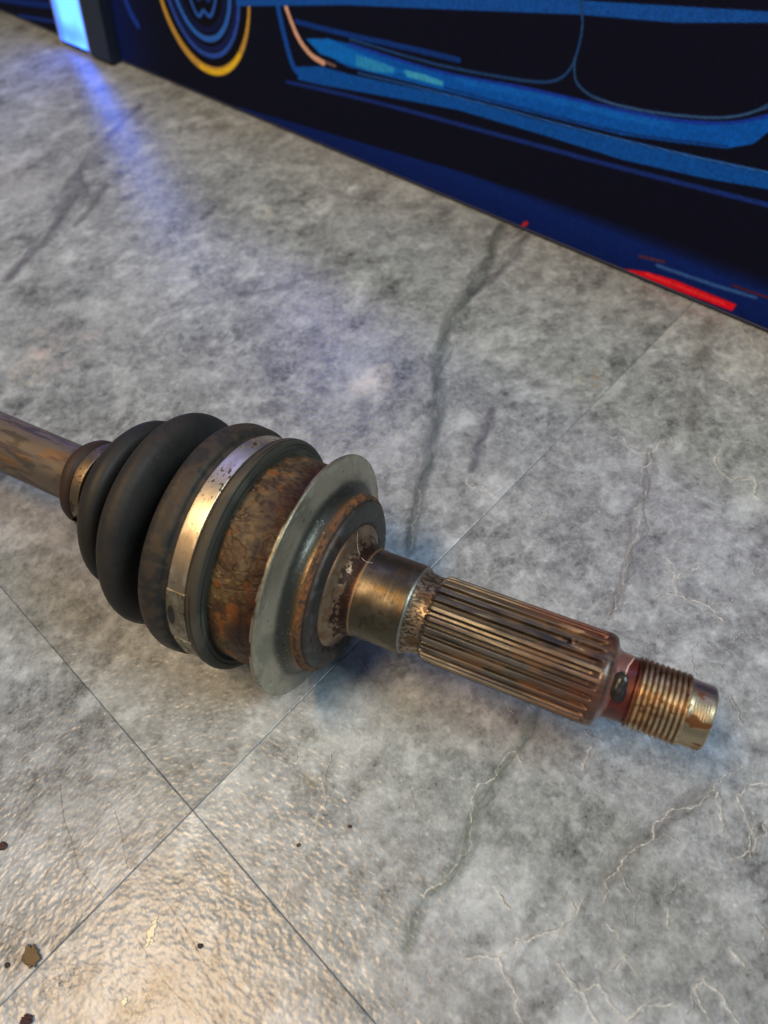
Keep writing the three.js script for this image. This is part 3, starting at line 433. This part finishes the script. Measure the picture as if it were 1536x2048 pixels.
// ground barrel and the pitted collar
{
  const bm = mappedMaterial('ground steel barrel', maps(512, 1024, (u, v, o) => {
    const [a, b] = cyl(u, 1), ln = n3(a * 0.8, b * 0.8, v * 210), n = fbm(a * 2.2, b * 2.2, v * 3, 4), f = fbm(a * 12, b * 12, v * 12, 3), th = TH(u) * 57.3;
    o.r = 0.41; o.g = 0.38; o.b = 0.33; mixc(o, 0.31, 0.29, 0.25, ss(0.42, 0.6, n)); mixc(o, 0.33, 0.2, 0.19, 0.75 * ss(-25, -60, th + 40 * (n - 0.5)) * ss(-170, -120, th)); mixc(o, 0.3, 0.3, 0.24, 0.6 * ss(30, 70, th)); mixc(o, 0.5, 0.36, 0.17, 0.3 * ss(0.52, 0.7, fbm(a * 4, b * 4 + 8, v * 3, 3)));
    mixc(o, 0.5, 0.48, 0.44, 0.25 * ss(0.62, 0.8, ln)); mixc(o, 0.2, 0.15, 0.11, 0.3 * ss(0.6, 0.72, f));
    o.metal = 0.88; o.rough = 0.28 + 0.16 * n + 0.12 * f; o.h = 0.5 + 0.5 * (ln - 0.5) + 0.2 * (f - 0.5);
  }), 0.00007);
  const barrel = obj('barrel', revolve(poly([[0.415, 0.357], [0.44, 0.353], [0.80, 0.351], [0.808, 0.347]], 8), 128), bm, axle);
  const cm = mappedMaterial('pitted bright steel', maps(1024, 256, (u, v, o) => {
    const [a, b] = cyl(u, 1), m = fbm(a * 24, b * 24, v * 9, 3), n = fbm(a * 3, b * 3, v * 2, 3), e = ss(0.2, 0.05, v);
    o.r = 0.55; o.g = 0.50; o.b = 0.43; mixc(o, 0.55, 0.56, 0.54, e); mixc(o, 0.25, 0.21, 0.17, 0.75 * ss(0.42, 0.58, m) * (1 - e)); mixc(o, 0.3, 0.24, 0.17, 0.5 * ss(0.45, 0.62, n) * (1 - e)); mixc(o, 0.55, 0.38, 0.27, 0.3 * ss(0.5, 0.65, n) * (1 - e)); mixc(o, 0.2, 0.16, 0.12, 0.7 * ss(0.85, 1, v));
    o.metal = 0.85; o.rough = 0.32 + 0.22 * m; o.h = 0.65 - 0.4 * ss(0.49, 0.55, m) * (1 - e);
  }), 0.0002);
  obj('pitted_collar', revolve(curve([[0.806, 0.347], [0.818, 0.340], [0.832, 0.328], [0.848, 0.320], [0.87, 0.314], [0.90, 0.309], [0.94, 0.306], [0.985, 0.306]], 6), 128), cm, barrel);
}
// splines
{
  const NT = 26, T0 = 0.958, T1 = 2.27, RR = 0.302, RC = 0.336;
  const shape = (t, th) => { let p = (th * NT) / (2 * Math.PI); p = p - Math.floor(p); p = Math.abs(p - 0.5) * 2; return ss(0.30, 0.62, p); };   // 0 in the valley, 1 on the tooth
  const prof = []; for (const t of [T0, T0 + 0.006, T0 + 0.012, T0 + 0.02, T0 + 0.03, T0 + 0.045, T0 + 0.06]) prof.push(t); for (let k = 1; k <= 30; k++) prof.push(lerp(T0 + 0.06, T1 - 0.14, k / 30)); for (let k = 1; k <= 14; k++) prof.push(lerp(T1 - 0.14, T1, k / 14));
  const rad = (t, th) => {
    const s = shape(t, th), run = ss(T1 - 0.05, T1 - 0.13, t);                // the valleys run out before the nose
    const crest = RC - 0.030 * Math.pow(clamp((T0 + 0.04 - t) / 0.04), 1.4), root = RR, nose = t > T1 - 0.06 ? RC - 0.052 * (1 - Math.sqrt(Math.max(0, 1 - Math.pow((t - T1 + 0.06) / 0.06, 2)))) : RC;
    return Math.min(lerp(lerp(nose, root, run), crest, s), nose, crest);
  };
  const mp = maps(1664, 1024, (u, v, o) => {
    const th = TH(u), t = lerp(T0, T1, v), [a, b] = cyl(u, 0.34), s = shape(t, th), n = fbm(a * 7, b * 7, t * 3.5, 4), f = fbm(a * 26, b * 26, t * 22, 3), long = fbm(a * 40, b * 40, t * 2.5, 3), kn = 0.5 + 0.5 * Math.sin(t * 420), deg = th * 57.3;
    const red = ss(1.55, 2.15, t + 0.5 * (n - 0.5) - 0.3 * ss(-60, -20, -deg)), rust = ss(0.50, 0.64, n) * ss(1.2, 1.8, t + 0.004 * deg);
    const tooth = n3(Math.floor((th * NT) / (2 * Math.PI) + 40) * 3.7, 0.5, t * 1.5); o.r = 0.46; o.g = 0.44; o.b = 0.395; mixc(o, 0.27, 0.255, 0.235, ss(0.42, 0.6, long)); mixc(o, 0.2, 0.18, 0.17, 0.6 * ss(0.5, 0.8, tooth)); mixc(o, 0.70, 0.66, 0.57, 0.7 * ss(0.55, 0.7, long)); mixc(o, 0.14, 0.11, 0.09, 0.6 * (1 - Math.abs(2 * s - 1))); mixc(o, 0.34, 0.30, 0.25, 0.4 * (1 - s)); mixc(o, 0.17, 0.16, 0.20, 0.6 * ss(0.56, 0.68, fbm(a * 16, b * 16 + 5, t * 2, 3)));
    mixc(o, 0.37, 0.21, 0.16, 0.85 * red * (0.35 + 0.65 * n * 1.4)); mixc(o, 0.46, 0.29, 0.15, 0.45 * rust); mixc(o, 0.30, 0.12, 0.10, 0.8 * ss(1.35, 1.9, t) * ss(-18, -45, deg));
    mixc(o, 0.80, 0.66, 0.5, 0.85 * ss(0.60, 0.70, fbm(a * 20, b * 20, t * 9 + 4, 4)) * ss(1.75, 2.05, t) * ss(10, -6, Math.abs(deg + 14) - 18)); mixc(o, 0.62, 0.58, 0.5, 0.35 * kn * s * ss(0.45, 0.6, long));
    mixc(o, 0.06, 0.05, 0.05, ss(1, 0.6, Math.hypot((t - 1.957) / 0.022, (deg + 7) / 4)));
    o.metal = 0.72 - 0.45 * Math.max(red * 0.8, rust); o.rough = 0.27 + 0.24 * f + 0.2 * rust; o.h = clamp(0.5 + 0.3 * (f - 0.5) + 0.25 * (kn - 0.5) * (0.4 + 0.6 * s) * ss(0.35, 0.5, n + 0.1));
  });
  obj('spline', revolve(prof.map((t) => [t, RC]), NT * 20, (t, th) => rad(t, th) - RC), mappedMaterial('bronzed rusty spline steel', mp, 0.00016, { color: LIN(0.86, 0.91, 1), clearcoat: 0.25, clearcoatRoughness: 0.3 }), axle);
  // neck with dried red brown film
  const nm = mappedMaterial('red brown neck', maps(512, 256, (u, v, o) => {
    const th = TH(u) * 57.3, [a, b] = cyl(u, 1), n = fbm(a * 3, b * 3, v * 2, 4), edge = 0.62 - 0.004 * th + 0.12 * (n - 0.5), d = v - edge;
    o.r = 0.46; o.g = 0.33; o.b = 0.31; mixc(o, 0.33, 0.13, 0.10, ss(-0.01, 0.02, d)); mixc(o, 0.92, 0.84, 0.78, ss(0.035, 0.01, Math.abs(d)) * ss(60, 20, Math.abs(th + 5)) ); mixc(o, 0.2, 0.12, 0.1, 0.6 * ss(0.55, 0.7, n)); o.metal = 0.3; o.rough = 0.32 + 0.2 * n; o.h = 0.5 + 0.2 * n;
  }), 0.0002, { clearcoat: 0.4, clearcoatRoughness: 0.2 });
  const neck = obj('neck', revolve(curve([[T1 - 0.004, 0.288], [T1 + 0.004, 0.28], [T1 + 0.012, 0.262], [T1 + 0.03, 0.246], [T1 + 0.055, 0.239], [T1 + 0.10, 0.235], [2.40, 0.234], [2.425, 0.234]], 6), 96), nm, axle);
  // dark lump of hardened grease in the neck
  const g = new THREE.IcosahedronGeometry(1, 3), p = g.attributes.position;
  for (let i = 0; i < p.count; i++) { const x = p.getX(i), y = p.getY(i), z = p.getZ(i), k = 0.75 + 0.6 * fbm(x * 1.7 + 5, y * 1.7 + 5, z * 1.7 + 5, 2); p.setXYZ(i, x * k * 0.05 * U, y * k * 0.03 * U, z * k * 0.095 * U); }
  g.computeVertexNormals(); g.rotateX(0.42); g.rotateY(0.12); g.translate(2.345 * U, (1 + 0.238 * Math.cos(0.44)) * U, 0.238 * Math.sin(0.44) * U);
  const gm = new THREE.MeshPhysicalMaterial({ color: LIN(0.02, 0.022, 0.024), roughness: 0.28, metalness: 0.3, flatShading: false }); gm.name = 'hardened black grease'; obj('grease_lump', g, gm, neck);
}
// thread and tip
{
  const T0 = 2.42, T1 = 2.782, PITCH_T = 0.0362, prof = []; for (let k = 0; k <= 150; k++) prof.push([lerp(T0, T1, k / 150), 0.236]);
  const tm = (seed) => (u, v, o) => {
    const th = TH(u) * 57.3, t = lerp(T0, T1, v), [a, b] = cyl(u, 0.25), n = fbm(a * 8, b * 8, t * 6 + seed, 4), f = fbm(a * 30, b * 30, t * 30, 3);
    let p = t / PITCH_T - TH(u) / (2 * Math.PI); p -= Math.floor(p); const tooth = 1 - Math.abs(p - 0.5) * 2;
    o.r = 0.80; o.g = 0.73; o.b = 0.60; mixc(o, 0.62, 0.47, 0.31, 0.6 * ss(0.45, 0.62, n)); mixc(o, 0.36, 0.21, 0.14, 0.7 * ss(0.45, 0.15, tooth)); mixc(o, 0.34, 0.14, 0.10, 0.9 * ss(2.475, 2.44, t)); mixc(o, 0.36, 0.2, 0.14, 0.7 * ss(-5, -50, th + 40 * (n - 0.5)));
    mixc(o, 0.16, 0.12, 0.09, 0.5 * ss(0.6, 0.72, f)); mixc(o, 0.44, 0.29, 0.17, 0.35 * ss(0.5, 0.66, fbm(a * 14, b * 14 + 7, t * 12, 3))); o.metal = 0.9 - 0.4 * ss(0.5, 0.65, n); o.rough = 0.28 + 0.25 * f; o.h = 0.5 + 0.4 * (f - 0.5);
  };
  const thread = obj('thread', revolve(prof, 144, (t, th) => { let p = t / PITCH_T - (th - Math.PI) / (2 * Math.PI) + 0.5; p -= Math.floor(p); const s = ss(0.08, 0.5, 1 - Math.abs(p - 0.5) * 2 - 0.12), wear = 0.9 + 0.2 * (n3(Math.cos(th) * 3, Math.sin(th) * 3, t * 20) - 0.5); return -0.006 + 0.019 * s * wear * ss(T0, T0 + 0.03, t + 0.005); }), mappedMaterial('rusty bright thread', maps(1024, 512, tm(1)), 0.0001, { color: LIN(0.92, 0.96, 1) }), axle);
  const em = mappedMaterial('turned bright tip', maps(1024, 256, (u, v, o) => {
    const th = TH(u) * 57.3, [a, b] = cyl(u, 0.25), n = fbm(a * 9, b * 9, v * 1.6, 4), f = fbm(a * 26, b * 26, v * 6, 4), ln = 0.5 + 0.5 * Math.sin(v * 130), n4 = fbm(a * 14 + 3, b * 14, v * 3, 4);
    o.r = 0.76; o.g = 0.70; o.b = 0.58; mixc(o, 0.5, 0.46, 0.38, 0.3 * ln); mixc(o, 0.36, 0.22, 0.12, 0.9 * ss(0.54, 0.60, n4 + 0.22 * ss(0.5, 0.9, v) - 0.06)); mixc(o, 0.42, 0.36, 0.62, 0.45 * ss(-5, -35, th)); mixc(o, 0.5, 0.28, 0.1, 0.7 * ss(70, 95, th) * ss(0.45, 0.6, f)); mixc(o, 0.3, 0.16, 0.1, 0.6 * ss(0.86, 0.97, v + 0.1 * (f - 0.5)));  // violet on the far upper side is a painted reflection; the browns are rust
    o.metal = 0.95 - 0.6 * ss(0.54, 0.6, n4 + 0.22 * ss(0.5, 0.9, v) - 0.06); o.rough = 0.26 + 0.2 * n; o.h = 0.4 + 0.35 * ln * ss(0.9, 0.8, v) - 0.25 * ss(0.56, 0.62, n4);
  }), 0.00009);
  const tip = obj('tip', revolve([...curve([[T1 - 0.004, 0.236], [T1 + 0.006, 0.231], [T1 + 0.02, 0.227], [2.90, 0.224], [2.93, 0.221], [2.944, 0.212], [2.95, 0.198]], 7), [2.9505, 0.19], [2.9505, 0.1], [2.9505, 0.0]], 128), em, axle);
}

// ---------------------------------------------------------------- small things on the floor
function shard(name, label, category, p, q, wmm, hmm, thick, color, seed, group, extra = {}) {          // irregular thin flake
  const r = rng(seed), s = new THREE.Shape(), n = 21;
  for (let i = 0; i < n; i++) { const a = (i / n) * 6.2832, k = 0.66 + 0.5 * r(), x = Math.cos(a) * wmm * 0.0005 * k, y = Math.sin(a) * hmm * 0.0005 * k; i ? s.lineTo(x, y) : s.moveTo(x, y); }
  const g = new THREE.ExtrudeGeometry(s, { depth: thick, bevelEnabled: true, bevelThickness: thick * 0.3, bevelSize: thick * 0.35, bevelSegments: 1, curveSegments: 1 });
  g.rotateX(-Math.PI / 2); g.translate(0, thick * 0.3, 0);
  const P = g.attributes.position; for (let i = 0; i < P.count; i++) P.setY(i, P.getY(i) + thick * 0.8 * (n2(P.getX(i) * 700 + 9, P.getZ(i) * 700 + 9, seed)));
  g.computeVertexNormals();
  const m = new THREE.MeshPhysicalMaterial({ color: LIN(...color), roughness: 0.55, ...extra }); m.name = name.replace(/_/g, ' ');
  const o = obj(name, g, m, scene); o.position.copy(floorPoint(p, q, 0.0002)); o.rotation.y = seed; o.userData = { label, category }; if (group) o.userData.group = group;
  return o;
}
shard('rust_flake', 'brown curled flake lying across the tile joint in the near left corner', 'flake', -64, -4, 7.0, 5.2, 0.0005, [0.085, 0.055, 0.022], 2.2);
function crumb(i, label, p, q, size, color, seed) {
  const g = new THREE.IcosahedronGeometry(size * 0.0005, 2), P = g.attributes.position;
  for (let k = 0; k < P.count; k++) { const x = P.getX(k), y = P.getY(k), z = P.getZ(k), s = 0.6 + 0.9 * fbm(x * 2400 + seed, y * 2400 + seed, z * 2400, 2); P.setXYZ(k, x * s * 1.25, y * s * 0.6, z * s); }
  g.computeVertexNormals();
  const m = new THREE.MeshStandardMaterial({ color: LIN(...color), roughness: 0.8 }); m.name = 'dark grit';
  const o = obj(i ? 'grit_crumb_' + String(i).padStart(3, '0') : 'grit_crumb', g, m, scene); o.position.copy(floorPoint(p, q, size * 0.00022)); o.userData = { label, category: 'crumb' };
}
crumb(0, 'dark crumb alone on the warm lit tile at lower left', -24, 35, 1.5, [0.03, 0.025, 0.025], 3);
crumb(1, 'dark reddish crumb at the left edge of the photo', -54, -42, 2.6, [0.05, 0.025, 0.02], 9);
crumb(2, 'dark red crumb at the bottom edge near the left corner', -74, 10, 3.0, [0.04, 0.018, 0.022], 14);
crumb(3, 'brown sliver of grit below the middle of the spline, left of the cracks', 34, 46, 1.1, [0.06, 0.04, 0.025], 19);
crumb(4, 'tiny brown crumb on the pale tile right of the tile corner', 18, 37, 1.1, [0.07, 0.05, 0.03], 25);
crumb(5, 'tiny dark crumb on the tile below the brown flake', -71, -8, 1.5, [0.03, 0.025, 0.02], 33);
// pale scabs of dried paint stuck to the tile
{
  const scab = (name, label, list, p, q, turn) => {
    const gs = list.map(([x, z, w, h, sd]) => { const r = rng(sd), s = new THREE.Shape(), n = 12; for (let i = 0; i < n; i++) { const a = (i / n) * 6.2832, k = 0.55 + 0.6 * r(), X = Math.cos(a) * w * 0.0005 * k, Y = Math.sin(a) * h * 0.0005 * k; i ? s.lineTo(X, Y) : s.moveTo(X, Y); } const g = new THREE.ExtrudeGeometry(s, { depth: 0.00014, bevelEnabled: true, bevelThickness: 0.00006, bevelSize: 0.00012, bevelSegments: 1 }); g.rotateX(-Math.PI / 2); g.translate(x / 1000, 0.00008 + 0.00002 * (sd % 5), z / 1000); return g; });
    const m = new THREE.MeshPhysicalMaterial({ color: LIN(0.52, 0.55, 0.42), roughness: 0.3 }); m.name = 'pale dried paint';
    const o = obj(name, mergeGeometries(gs), m, scene); o.position.copy(floorPoint(p, q, 0.00005)); o.rotation.y = turn; o.userData = { label, category: 'dried paint' };
  };
  scab('paint_scab', 'larger pale green scab of dried paint on the warm lit near tile', [[0, 0, 3, 2.4, 1], [1.6, -0.6, 3, 1.6, 2], [2.9, -1.5, 2, 1.3, 3], [-1.7, 0.8, 1.8, 1.5, 4], [-3, 1.5, 1.5, 0.8, 5], [4, -2, 1, 0.8, 6], [-1.1, 2, 1.1, 1, 7]], -33, 20, 0.75);
  scab('paint_scab_001', 'smaller pale green scab of dried paint near the bottom edge', [[0, 0, 2, 1.5, 11], [0.7, -0.6, 1, 1, 12]], -50, 29, 0.4);
}
// two stray fibres stuck to the flange
{
  const at = (t, r, deg) => { const a = (deg * Math.PI) / 180; return new THREE.Vector3(t * U, (1 + r * Math.cos(a)) * U, r * Math.sin(a) * U).applyAxisAngle(new THREE.Vector3(0, 1, 0), -PSI).add(AXPOS); };
  const m = new THREE.MeshStandardMaterial({ color: LIN(0.75, 0.72, 0.66), roughness: 0.5 }); m.name = 'pale fibre';
  const fib = (name, label, pts) => { const P = pts.map((a) => at(...a)), base = P[0].clone(), c = new THREE.CatmullRomCurve3(P.map((v) => v.sub(base))); const o = obj(name, new THREE.TubeGeometry(c, 24, 0.00005, 5), m, scene); o.position.copy(base); o.userData = { label, category: 'fibre' }; };
  fib('stray_fibre', 'long pale hair standing across the flange face beside the barrel', [[0.262, 0.50, -27], [0.285, 0.475, -22], [0.31, 0.43, -17], [0.345, 0.40, -13]]);
  fib('stray_fibre_001', 'short pale hair lying along the barrel beside the flange', [[0.36, 0.378, -12], [0.40, 0.364, -11], [0.45, 0.358, -13]]);
}
renderer.render(scene, camera);
